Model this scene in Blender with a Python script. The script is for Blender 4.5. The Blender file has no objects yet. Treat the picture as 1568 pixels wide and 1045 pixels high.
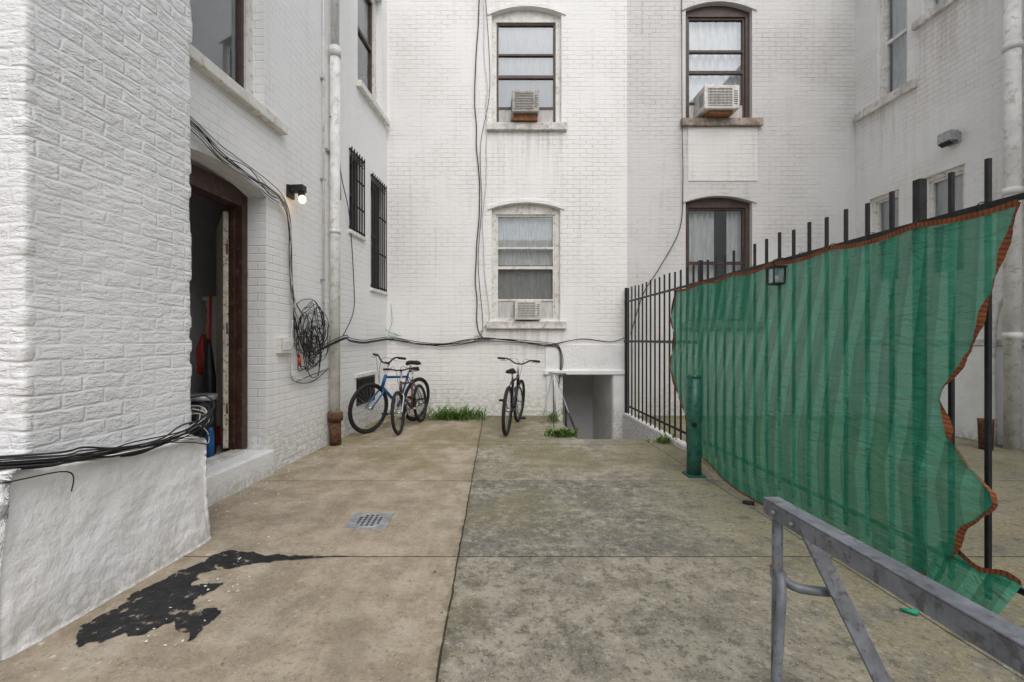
import bpy, math, random
from mathutils import Vector, Matrix, noise
from mathutils.geometry import tessellate_polygon
random.seed(7)
R=random.random
def U(a,b): return a+(b-a)*random.random()

# ------------------------------------------------------------------ node helpers
class G:
    def __init__(s,name):
        s.m=bpy.data.materials.new(name); s.m.use_nodes=True
        s.t=s.m.node_tree; s.t.nodes.clear()
        s.out=s.t.nodes.new('ShaderNodeOutputMaterial')
    def n(s,k): return s.t.nodes.new(k)
    def L(s,a,b): s.t.links.new(a,b)
    def put(s,sock,v):
        if v is None: return
        if hasattr(v,'is_output'): s.L(v,sock)
        else:
            if isinstance(v,(tuple,list)) and len(v)==3 and sock.type=='RGBA': v=(*v,1)
            sock.default_value=v
    def pos(s): return s.n('ShaderNodeNewGeometry').outputs['Position']
    def uv(s): return s.n('ShaderNodeTexCoord').outputs['UV']
    def sep(s,v):
        x=s.n('ShaderNodeSeparateXYZ'); s.L(v,x.inputs[0]); return x.outputs
    def math(s,op,a,b=None,c=None):
        x=s.n('ShaderNodeMath'); x.operation=op
        s.put(x.inputs[0],a); s.put(x.inputs[1],b); s.put(x.inputs[2],c); return x.outputs[0]
    def mul(s,a,b): return s.math('MULTIPLY',a,b)
    def add(s,a,b): return s.math('ADD',a,b)
    def sub(s,a,b): return s.math('SUBTRACT',a,b)
    def map(s,v,sc=(1,1,1),loc=(0,0,0)):
        x=s.n('ShaderNodeMapping'); s.L(v,x.inputs[0]); x.inputs['Scale'].default_value=sc; x.inputs['Location'].default_value=loc; return x.outputs[0]
    def noise(s,v,sc,det=3,rough=.55,dist=0):
        x=s.n('ShaderNodeTexNoise'); s.L(v,x.inputs['Vector']); x.inputs['Scale'].default_value=sc
        x.inputs['Detail'].default_value=det; x.inputs['Roughness'].default_value=rough; x.inputs['Distortion'].default_value=dist
        return x.outputs[0]
    def noisec(s,v,sc,det=1):
        x=s.n('ShaderNodeTexNoise'); s.L(v,x.inputs['Vector']); x.inputs['Scale'].default_value=sc
        x.inputs['Detail'].default_value=det; return x.outputs[1]
    def vor(s,v,sc,feat='F1'):
        x=s.n('ShaderNodeTexVoronoi'); x.feature=feat; s.L(v,x.inputs['Vector']); x.inputs['Scale'].default_value=sc; return x.outputs
    def rng(s,v,a,b,c=0.,d=1.):
        x=s.n('ShaderNodeMapRange'); x.interpolation_type='SMOOTHSTEP'; s.put(x.inputs[0],v)
        for i,q in enumerate((a,b,c,d)): x.inputs[i+1].default_value=q
        return x.outputs[0]
    def mix(s,f,a,b,mode='MIX'):
        x=s.n('ShaderNodeMix'); x.data_type='RGBA'; x.blend_type=mode
        s.put(x.inputs[0],f); s.put(x.inputs[6],a); s.put(x.inputs[7],b); return x.outputs[2]
    def bump(s,h,dist,strength=1,nrm=None):
        x=s.n('ShaderNodeBump'); s.put(x.inputs['Height'],h); x.inputs['Distance'].default_value=dist
        x.inputs['Strength'].default_value=strength
        if nrm: s.L(nrm,x.inputs['Normal'])
        return x.outputs[0]
    def bsdf(s,col,rough=.6,metal=0.,nrm=None,spec=.4):
        x=s.n('ShaderNodeBsdfPrincipled'); s.put(x.inputs['Base Color'],col); s.put(x.inputs['Roughness'],rough)
        s.put(x.inputs['Metallic'],metal); x.inputs['Specular IOR Level'].default_value=spec
        if nrm: s.L(nrm,x.inputs['Normal'])
        return x
    def done(s,sh): s.L(sh.outputs[0] if hasattr(sh,'outputs') else sh,s.out.inputs[0]); return s.m

def simple(name,c,rough=.55,metal=0.,var=.25,sc=12,bump=.0,dirt=None):
    g=G(name); o=g.pos(); n=g.noise(o,sc,3,.7)
    dk=tuple(v*(1-var) for v in c); lt=tuple(min(1,v*(1+var*.5)) for v in c)
    col=g.mix(g.rng(n,.32,.68),dk,lt)
    if dirt: col=g.mix(g.rng(g.noise(o,sc*2.3,3,.7),.52,.66),col,dirt)
    nr=g.bump(n,bump*4) if bump else None
    return g.done(g.bsdf(col,rough,metal,nr))

def brickmat(name,base,grime,amt=1.,relief=.006,brk=(.215,.076),patches=None,joint=.10,lump=.5,thick=False,drips=()):
    g=G(name); uv=g.uv(); us,z,_=g.sep(uv)
    wob=g.noisec(uv,6,1)
    d=g.n('ShaderNodeVectorMath'); d.operation='MULTIPLY_ADD'; g.L(wob,d.inputs[0]); d.inputs[1].default_value=(.05,.032,0) if thick else (.03,.022,0); g.L(uv,d.inputs[2])
    b=g.n('ShaderNodeTexBrick'); g.L(d.outputs[0],b.inputs['Vector']); b.inputs['Scale'].default_value=1
    b.inputs['Brick Width'].default_value=brk[0]; b.inputs['Row Height'].default_value=brk[1]
    b.inputs['Mortar Size'].default_value=.013 if thick else .007; b.inputs['Mortar Smooth'].default_value=1.
    b.inputs['Color1'].default_value=(.0,.0,.0,1); b.inputs['Color2'].default_value=(1,1,1,1); b.inputs['Mortar'].default_value=(.3,.3,.3,1)
    mort=b.outputs['Fac']; tone=g.sep(b.outputs['Color'])[0]
    big=g.noise(uv,.9,3,.6); surf=g.noise(g.map(uv,(1,2.3,1) if thick else (1,1.7,1)),13,4,.68)
    streak=g.noise(g.map(uv,(8,.45,1)),1.,4,.7)
    soft=g.mul(g.rng(big,.36,.6,.35,1.),g.rng(surf,.36,.56,.15,1.)) if thick else g.rng(big,.36,.6,.3,1.)
    dk=tuple(x*y for x,y in zip(base,grime))
    col=g.mix(g.mul(g.rng(big,.40,.68),.40*amt),base,dk)
    col=g.mix(g.mul(g.rng(streak,.50,.76),.38*amt),col,tuple(x*.72 for x in dk))
    col=g.mix(g.mul(g.rng(surf,.56,.70),.16*amt),col,tuple(x*.6 for x in dk))
    if joint: col=g.mix(g.mul(g.mul(mort,soft),joint+.05*amt),col,tuple(x*.45 for x in dk))
    for (a,b_,zt,ln) in drips:      # rain streaks below the sills
        m=g.mul(g.mul(g.rng(us,a-.03,a+.05),g.rng(us,b_+.03,b_-.05)),g.mul(g.rng(z,zt+.01,zt-.01),g.rng(z,zt-ln,zt)))
        col=g.mix(g.mul(g.mul(m,g.rng(streak,.42,.64)),.38),col,(.46,.41,.35))
    foot=g.mul(g.rng(z,.8,0.),g.rng(surf,.36,.60))
    col=g.mix(g.mul(foot,.5),col,(.32,.31,.23))
    chip=g.rng(surf,.735,.755)
    col=g.mix(g.mul(chip,.55*amt),col,(.30,.22,.16))
    if patches:
        pa=g.rng(g.noise(g.map(uv,(.5,.9,1),(3,1,0)),1.3,2,.5),.5,.52)
        col=g.mix(g.mul(pa,.25),col,patches)
    h=g.add(g.add(g.mul(g.sub(1,mort),soft),g.mul(tone,.30 if thick else .22)),g.mul(surf,lump*2))
    nr=g.bump(h,relief)
    return g.done(g.bsdf(col,.6,0,nr,.35))

W_L =brickmat('white_painted_brick',(.88,.885,.89),(.90,.88,.85),.5,.0045,joint=.03)
W_A =brickmat('white_painted_brick_near',(.88,.887,.90),(.92,.91,.89),.45,.0055,joint=.01,lump=.65,thick=True)
W_B =brickmat('white_painted_brick_back',(.88,.87,.855),(.88,.86,.81),.65,.005,joint=.07,drips=((.0,1.36,1.48,1.0),(.0,1.37,4.85,1.3)))
W_G =brickmat('grey_painted_brick',(.66,.65,.64),(.86,.84,.80),.8,.005,patches=(.74,.73,.72),joint=.08,drips=((3.31,4.69,4.92,1.2),(3.31,4.69,1.48,1.0)))
W_R =brickmat('pale_painted_brick',(.84,.825,.805),(.84,.80,.74),1.0,.005,patches=(.72,.71,.69),joint=.07,drips=((6.68,7.74,4.98,1.2),(5.7,6.72,5.83,1.2)))
W_T =brickmat('tan_brick',(.42,.33,.26),(.7,.7,.7),1.,.006)

def stucco():
    g=G('white_stucco'); p=g.pos(); z=g.sep(p)[2]
    a=g.noise(p,4,2,.6); b=g.noise(p,20,4,.7)
    col=g.mix(g.rng(a,.4,.75),(.87,.875,.88),(.80,.795,.785))
    foot=g.mul(g.rng(z,.22,0.),g.rng(b,.36,.6)); col=g.mix(g.mul(foot,.55),col,(.4,.38,.33))
    col=g.mix(g.mul(g.rng(b,.70,.74),.6),col,(.4,.37,.33))
    return g.done(g.bsdf(col,.6,0,g.bump(b,.012),.35))
STUC=stucco()
TRIM=simple('aged_white_trim',(.76,.75,.71),.5,0,.12,6,0,(.54,.49,.41))
SILL=simple('stone_sill',(.70,.68,.64),.7,0,.3,5,.0015,(.46,.41,.34))
SILLR=simple('rusty_sill',(.40,.34,.29),.7,0,.4,9,.001,(.22,.12,.07))
BROWNF=simple('brown_window_frame',(.085,.055,.045),.45,0,.3,10)
DOORF=simple('brown_door_frame',(.06,.03,.022),.4,0,.35,7,.0004,(.11,.06,.045))
DOORL=simple('worn_cream_door',(.58,.53,.43),.5,0,.3,14,.0006,(.16,.10,.07))
BLACK=simple('black_iron',(.02,.02,.023),.45,.2,.4,14)
RUBBER=simple('black_rubber',(.018,.018,.018),.75,0,.2,20)
RUST=simple('rusted_cast_iron',(.12,.06,.035),.85,.1,.5,18,.002,(.22,.12,.06))
PIPEW=simple('painted_pipe',(.76,.76,.74),.5,0,.15,5,0,(.56,.54,.49))
GALV=simple('galvanised_steel',(.42,.44,.46),.42,.5,.25,12,0,(.26,.25,.24))
GREYP=simple('grey_painted_steel',(.21,.225,.25),.42,.15,.3,11,.0006,(.11,.11,.12))
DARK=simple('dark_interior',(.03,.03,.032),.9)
ROOMW=simple('interior_wall',(.74,.74,.74),.8,0,.1,2)
ROOMF=simple('interior_floor',(.30,.27,.24),.6,0,.3,2)
def curtmat(name,c,tl):
    g=G(name); o=g.pos(); n=g.noise(g.map(o,(1,1,.15)),30,2,.6); col=g.mix(g.rng(n,.35,.65),tuple(v*.82 for v in c),c)
    x=g.bsdf(col,.9,0,None,.1); t=g.n('ShaderNodeBsdfTranslucent'); g.L(col,t.inputs[0])
    m=g.n('ShaderNodeMixShader'); m.inputs[0].default_value=tl; g.L(x.outputs[0],m.inputs[1]); g.L(t.outputs[0],m.inputs[2]); return g.done(m)
CURT=curtmat('white_curtain',(.86,.85,.83),.12)
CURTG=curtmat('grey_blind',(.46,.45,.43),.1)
ACW=simple('ac_casing_white',(.74,.73,.69),.45,0,.15,9,0,(.54,.48,.40))
ACG=simple('ac_casing_grey',(.45,.43,.40),.5,0,.2,12,0,(.28,.23,.18))
ACF=simple('ac_coil',(.16,.16,.16),.6,.3,.3,40)
WOOD=simple('weathered_wood',(.30,.13,.06),.8,0,.4,20,.001)
WIREB=simple('black_cable',(.018,.018,.02),.5,0,.3,20)
WIREW=simple('white_cable',(.60,.59,.56),.5,0,.2,20)
BLUE=simple('blue_bike_paint',(.015,.10,.30),.3,.1,.2,20)
BIKEK=simple('black_bike_paint',(.02,.02,.024),.3,.1,.2,20)
BIKEO=simple('bronze_bike_paint',(.12,.07,.05),.35,.2,.3,20)
CHROME=simple('worn_alloy',(.55,.55,.55),.3,.9,.2,30)
RED=simple('red_plastic',(.40,.03,.02),.4,0,.2,20)
BOLL=simple('dark_green_paint',(.03,.13,.095),.4,.1,.3,10,.0006,(.018,.07,.05))
SCRAP=simple('green_plastic',(.01,.35,.2),.5)
LEAFR=simple('dead_leaf',(.20,.09,.04),.8,0,.5,40)
def leafmat():
    g=G('weed_leaf'); p=g.pos(); c=g.mix(g.rng(g.noise(p,22,2),.35,.65),(.07,.15,.028),(.19,.31,.07))
    x=g.bsdf(c,.5); t=g.n('ShaderNodeBsdfTranslucent'); g.put(t.inputs[0],(.14,.30,.05))
    m=g.n('ShaderNodeMixShader'); m.inputs[0].default_value=.25; g.L(x.outputs[0],m.inputs[1]); g.L(t.outputs[0],m.inputs[2]); return g.done(m)
LEAF=leafmat()
def glassmat():
    g=G('window_glass')
    gl=g.n('ShaderNodeBsdfGlossy'); gl.inputs['Roughness'].default_value=.03; g.put(gl.inputs[0],(.9,.95,1))
    tr=g.n('ShaderNodeBsdfTransparent'); g.put(tr.inputs[0],(.80,.83,.84))
    lw=g.n('ShaderNodeLayerWeight'); lw.inputs[0].default_value=.5
    f=g.add(g.mul(g.math('POWER',lw.outputs['Facing'],3.),.7),.15)
    m=g.n('ShaderNodeMixShader'); g.L(f,m.inputs[0]); g.L(tr.outputs[0],m.inputs[1]); g.L(gl.outputs[0],m.inputs[2]); return g.done(m)
GLASS=glassmat()

def groundmat():
    g=G('worn_concrete'); p=g.pos(); X,Y,Z=g.sep(p)
    mid=g.noise(p,4,5,.72); big=g.noise(p,1.1,4,.65); fine=g.noise(p,38,5,.82); blot=g.noise(p,13,4,.75)
    wob=g.mul(g.sub(mid,.5),.025)
    xj=g.add(g.add(g.mul(Y,.0232),-.2315),wob)
    right=g.rng(g.sub(X,xj),-.004,.004)
    left=g.mix(g.rng(mid,.34,.66),(.325,.265,.19),(.47,.40,.305))
    rgt=g.mix(g.rng(mid,.34,.62),(.20,.183,.145),(.39,.355,.28))
    col=g.mix(right,left,rgt)
    slab=g.mul(g.mul(g.rng(Y,2.71,2.75),g.rng(Y,4.22,4.18)),g.mul(right,g.rng(X,1.75,1.0)))
    col=g.mix(g.mul(g.mul(slab,g.rng(blot,.36,.54)),.55),col,(.125,.125,.118))
    col=g.mix(g.mul(g.rng(big,.50,.66),.35),col,(.17,.16,.13))
    col=g.mix(g.mul(g.rng(big,.44,.32),.40),col,(.50,.46,.385))
    # blotchy wear on the mossy slabs, finer on the tan ones
    col=g.mix(g.mul(g.rng(blot,.52,.62),g.add(.13,g.mul(right,.50))),col,(.10,.094,.07))
    col=g.mix(g.mul(g.rng(blot,.43,.33),g.add(.18,g.mul(right,.34))),col,(.55,.51,.43))
    col=g.mix(g.mul(g.rng(fine,.54,.64),g.add(.50,g.mul(right,.25))),col,(.075,.065,.048))
    col=g.mix(g.mul(g.rng(fine,.44,.32),.6),col,(.62,.57,.48))
    v=g.vor(p,60)[0]; col=g.mix(g.mul(g.rng(v,.22,.12),g.rng(blot,.40,.58,.05,.65)),col,(.62,.59,.52))
    ds=g.rng(g.noise(g.map(p,(3.,.7,1)),1.3,3,.6),.52,.68)
    col=g.mix(g.mul(g.mul(ds,g.sub(1,right)),.30),col,(.19,.155,.11))
    # moss: rear slabs, fence side and patches on the right-hand slabs
    m1=g.mul(g.rng(Y,4.0,5.0),g.rng(big,.42,.56))
    m2=g.mul(g.rng(X,1.0,2.1),g.rng(mid,.40,.56))
    m3=g.mul(g.mul(right,g.rng(g.noise(g.map(p,(1,1,1),(7,3,0)),1.0,4,.65),.50,.66)),.65)
    moss=g.math('MAXIMUM',g.math('MAXIMUM',m1,m2),m3)
    mc=g.mix(g.rng(blot,.35,.65),(.13,.125,.04),(.29,.25,.105))
    col=g.mix(g.mul(g.mul(moss,.58),g.rng(fine,.36,.54,.35,1.)),col,mc)
    ft=g.mul(g.rng(Y,6.9,7.7),g.rng(blot,.36,.55)); col=g.mix(g.mul(ft,.6),col,(.10,.10,.04))
    wd=g.sub(X,g.add(g.mul(Y,.118),-2.45))
    # white paint drips next to the left wall
    wl=g.rng(wd,1.1,.05)
    dr=g.rng(g.vor(p,13)[0],.19,.10)
    col=g.mix(g.mul(g.mul(dr,g.rng(mid,.49,.57)),wl),col,(.72,.72,.70))
    def line(c,t,w=.007): return g.rng(g.math('ABSOLUTE',g.sub(c,t)),w,w*.4)
    yw=g.add(Y,g.mul(wob,.6))
    j=line(xj,X,.0075)
    for q in (2.735,4.2,5.66,1.25): j=g.math('MAXIMUM',j,line(yw,q,.007))
    j=g.math('MAXIMUM',j,line(g.add(X,wob),2.05,.006))
    edge=g.mul(g.rng(g.math('ABSOLUTE',g.sub(xj,X)),.05,.0),g.rng(blot,.4,.6))
    col=g.mix(g.mul(edge,.5),col,(.12,.115,.055))
    col=g.mix(g.mul(j,g.rng(blot,.3,.5,.65,1.)),col,(.04,.037,.025))
    return g.done(g.bsdf(col,.82,0,g.bump(fine,.009),.25))
GROUND=groundmat()

def tarmat():
    g=G('black_tar'); p=g.pos()
    a=g.noise(p,9,5,.8)
    col=g.mix(g.rng(a,.35,.65),(.008,.008,.009),(.03,.03,.033))
    x=g.bsdf(col,.6,0,g.bump(a,.01),.3)
    t=g.n('ShaderNodeBsdfTransparent'); m=g.n('ShaderNodeMixShader')
    g.L(g.rng(a,.565,.58),m.inputs[0]); g.L(x.outputs[0],m.inputs[1]); g.L(t.outputs[0],m.inputs[2]); return g.done(m)
TAR=tarmat()

def clothmat(name):
    g=G(name); uv=g.uv(); u,v,_=g.sep(uv)
    ns=g.noise(g.map(uv,(1.2,2,1)),3,3,.7)
    st=g.math('PINGPONG',g.add(u,g.mul(g.sub(ns,.5),.006)),.085)
    st=g.rng(st,.046,.053)
    st2=g.rng(g.noise(g.map(uv,(30,.2,1)),1,2,.6),.42,.6)
    tone=g.math('MAXIMUM',g.mul(st,.85),g.mul(st2,.25))
    dirt=g.rng(ns,.46,.70)
    col=g.mix(tone,(.016,.21,.125),(.09,.42,.28))
    col=g.mix(g.mul(dirt,.35),col,(.13,.30,.205))
    w=g.noise(g.map(uv,(300,300,1)),1,0)
    n=g.bump(g.add(g.noise(g.map(uv,(2.5,6,1)),3.5,3,.6,.8),g.mul(w,.03)),.035)
    d=g.bsdf(col,.6,0,n,.25)
    t=g.n('ShaderNodeBsdfTranslucent'); g.L(g.mix(.4,col,(.08,.52,.31)),t.inputs[0])
    m=g.n('ShaderNodeMixShader'); m.inputs[0].default_value=.42; g.L(d.outputs[0],m.inputs[1]); g.L(t.outputs[0],m.inputs[2])
    tr=g.n('ShaderNodeBsdfTransparent'); m2=g.n('ShaderNodeMixShader')
    g.L(g.mul(g.rng(w,.3,.7,.4,1.),.23),m2.inputs[0])
    g.L(m.outputs[0],m2.inputs[1]); g.L(tr.outputs[0],m2.inputs[2]); return g.done(m2)
CLOTH=clothmat('green_shade_net')
def hemmat():
    g=G('hem_webbing'); uv=g.uv(); u,v,_=g.sep(uv)
    a=g.rng(g.math('PINGPONG',u,.012),.006,.008)
    c=g.mix(g.mul(a,.6),(.26,.085,.035),(.07,.035,.022)); return g.done(g.bsdf(c,.8,0,None,.2))
HEM=hemmat()
def bulbmat():
    g=G('lit_bulb'); e=g.n('ShaderNodeEmission'); g.put(e.inputs[0],(1,.60,.25,1)); e.inputs[1].default_value=6; return g.done(e)
BULB=bulbmat()

# ------------------------------------------------------------------ mesh builder
class Fr:   # wall frame: s along wall, n outwards, z up
    def __init__(s,o,d,nr):
        s.o=Vector((o[0],o[1],0)); s.d=Vector((d[0],d[1],0)).normalized(); s.n=Vector((nr[0],nr[1],0)).normalized()
    def __call__(s,a,n,z): 
        v=s.o+s.d*a+s.n*n; return Vector((v.x,v.y,z))
FA=Fr((-2.24,0),(.118,1),(1,-.118))
FB=Fr((-2.619,0),(.118,1),(1,-.118))
FK=Fr((0,7.8),(1,0),(0,-1))
FR=Fr((6.3,0),(0,1),(-1,0))
def ident(a,n,z): return Vector((a,n,z))
TOP=7.9

class MB:
    def __init__(s): s.v=[];s.f=[];s.uv=[];s.mi=[];s.mats=[];s.sm=[];s.M=None
    def mat(s,m):
        if m not in s.mats: s.mats.append(m)
        return s.mats.index(m)
    def vert(s,p):
        p=Vector(p)
        if s.M: p=s.M@p
        s.v.append(p); return len(s.v)-1
    def face(s,idx,m,uv=None,smooth=False):
        s.f.append(tuple(idx)); s.mi.append(s.mat(m)); s.sm.append(smooth)
        if uv is None:
            uv=[(s.v[i].x+s.v[i].y,s.v[i].z) for i in idx]
        s.uv.append(uv)
    def quad(s,a,b,c,d,m,uv=None): s.face([s.vert(p) for p in (a,b,c,d)],m,uv)
    def box(s,F,s0,s1,n0,n1,z0,z1,m):
        P=[F(a,n,z) for z in (z0,z1) for (a,n) in ((s0,n0),(s1,n0),(s1,n1),(s0,n1))]
        i=[s.vert(p) for p in P]
        L=[(0,3,2,1),(4,5,6,7),(0,1,5,4),(1,2,6,5),(2,3,7,6),(3,0,4,7)]
        for q in L: s.face([i[k] for k in q],m)
    def tube(s,path,r,m,seg=8,smooth=True,cr=0,closed=False,cap=True):
        pts=[Vector(p) for p in path]
        if cr: pts=crom(pts,cr,closed)
        n=len(pts); rings=[]; up=None
        for i,p in enumerate(pts):
            if closed: t=pts[(i+1)%n]-pts[i-1]
            else: t=pts[min(i+1,n-1)]-pts[max(i-1,0)]
            if t.length<1e-9: t=Vector((0,0,1))
            t.normalize()
            if up is None:
                up=Vector((0,0,1)) if abs(t.z)<.9 else Vector((1,0,0))
            a=(up-t*up.dot(t))
            if a.length<1e-6: a=t.orthogonal()
            a.normalize(); up=a; b=t.cross(a)
            if isinstance(r,(list,tuple)):
                w=i/(n-1)*(len(r)-1); j=min(int(w),len(r)-2); rr=r[j]+(r[j+1]-r[j])*(w-j)
            else: rr=r
            rings.append([s.vert(p+a*math.cos(2*math.pi*k/seg)*rr+b*math.sin(2*math.pi*k/seg)*rr) for k in range(seg)])
        for i in range(n if closed else n-1):
            A=rings[i];B=rings[(i+1)%n]
            for k in range(seg): s.face([A[k],A[(k+1)%seg],B[(k+1)%seg],B[k]],m,None,smooth)
        if cap and not closed:
            s.face(rings[0][::-1],m); s.face(rings[-1],m)
    def torus(s,c,ax,R,r,m,N=40,seg=8):
        c=Vector(c); ax=Vector(ax).normalized(); a=ax.orthogonal().normalized(); b=ax.cross(a)
        s.tube([c+a*math.cos(2*math.pi*i/N)*R+b*math.sin(2*math.pi*i/N)*R for i in range(N)],r,m,seg,True,0,True)
    def ball(s,c,r,m,sc=(1,1,1),N=14,K=9):
        c=Vector(c); rows=[]
        for j in range(K+1):
            th=math.pi*j/K
            rows.append([s.vert(c+Vector((math.sin(th)*math.cos(2*math.pi*i/N)*r*sc[0],math.sin(th)*math.sin(2*math.pi*i/N)*r*sc[1],math.cos(th)*r*sc[2]))) for i in range(N)])
        for j in range(K):
            for i in range(N): s.face([rows[j][i],rows[j+1][i],rows[j+1][(i+1)%N],rows[j][(i+1)%N]],m,None,True)
    def grid(s,fn,nu,nv,m,uvf=None,smooth=True):
        I=[[s.vert(fn(i/nu,j/nv)) for j in range(nv+1)] for i in range(nu+1)]
        for i in range(nu):
            for j in range(nv):
                q=[(i,j),(i+1,j),(i+1,j+1),(i,j+1)]
                s.face([I[a][b] for a,b in q],m,[uvf(a/nu,b/nv) for a,b in q] if uvf else None,smooth)
    def finish(s,name,parent=None,origin=None,bevel=0.):
        me=bpy.data.meshes.new(name)
        if origin is None:
            if parent is not None: origin=Vector(parent.location)
            else:
                xs=[p.x for p in s.v];ys=[p.y for p in s.v];zs=[p.z for p in s.v]
                origin=Vector(((min(xs)+max(xs))/2,(min(ys)+max(ys))/2,min(zs)))
        o=Vector(origin)
        me.from_pydata([tuple(p-o) for p in s.v],[],s.f)
        for m in s.mats: me.materials.append(m)
        me.polygons.foreach_set('material_index',s.mi); me.polygons.foreach_set('use_smooth',s.sm)
        ul=me.uv_layers.new(name='UVMap'); flat=[c for f in s.uv for q in f for c in q]
        ul.data.foreach_set('uv',flat); me.update()
        ob=bpy.data.objects.new(name,me); bpy.context.scene.collection.objects.link(ob)
        if parent is not None: ob.parent=parent
        else: ob.location=o
        if bevel:
            b=ob.modifiers.new('bevel','BEVEL'); b.width=bevel; b.segments=2; b.limit_method='ANGLE'
        return ob
def crom(P,k,closed=False):
    out=[];n=len(P)
    for i in range(n if closed else n-1):
        g=(lambda j:P[j%n]) if closed else (lambda j:P[max(0,min(n-1,j))])
        a,b,c,d=g(i-1),g(i),g(i+1),g(i+2)
        for q in range(k):
            t=q/k; out.append(.5*((2*b)+(c-a)*t+(2*a-5*b+4*c-d)*t*t+(3*b-a-3*c+d)*t**3))
    if not closed: out.append(P[-1].copy())
    return out
def empty(name,loc=(0,0,0)):
    e=bpy.data.objects.new(name,None); e.location=loc; e.empty_display_size=.3; bpy.context.scene.collection.objects.link(e); return e

def archz(s,s0,s1,zs,zc):
    t=(s-s0)/(s1-s0)*2-1; return zs+(zc-zs)*(1-t*t)
def wall(mb,F,s0,s1,z0,z1,holes,m,msel=None):
    """holes: (a0,a1,b0,spring,crown,reveal)"""
    S=sorted(set([s0,s1]+[h[0] for h in holes]+[h[1] for h in holes]+([msel[0]] if msel else [])))
    Z=sorted(set([z0,z1]+[h[2] for h in holes]+[h[4] for h in holes]))
    for i in range(len(S)-1):
        for j in range(len(Z)-1):
            a,b,c,d=S[i],S[i+1],Z[j],Z[j+1]; ms,mz=(a+b)/2,(c+d)/2
            if any(h[0]<ms<h[1] and h[2]<mz<h[4] for h in holes): continue
            mm=m if not msel or ms<msel[0] else msel[1]
            mb.quad(F(a,0,c),F(b,0,c),F(b,0,d),F(a,0,d),mm,[(a,c),(b,c),(b,d),(a,d)])
    for h in holes:
        a,b,c,zs,zc,rv=h; mm=m if not msel or (a+b)/2<msel[0] else msel[1]
        N=12 if zc>zs+.001 else 1
        for k in range(N):
            p=a+(b-a)*k/N;q=a+(b-a)*(k+1)/N; zp=archz(p,a,b,zs,zc);zq=archz(q,a,b,zs,zc)
            if N>1: mb.quad(F(p,0,zp),F(q,0,zq),F(q,0,zc),F(p,0,zc),mm,[(p,zp),(q,zq),(q,zc),(p,zc)])
            mb.quad(F(p,0,zp),F(p,-rv,zp),F(q,-rv,zq),F(q,0,zq),mm,[(p,2),(p,2+rv),(q,2+rv),(q,2)])
        for e in (a,b):
            mb.quad(F(e,0,c),F(e,0,zs),F(e,-rv,zs),F(e,-rv,c),mm,[(0,c),(0,zs),(rv,zs),(rv,c)])
        mb.quad(F(a,0,c),F(b,0,c),F(b,-rv,c),F(a,-rv,c),mm,[(a,2),(b,2),(b,2+rv),(a,2+rv)])

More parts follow.
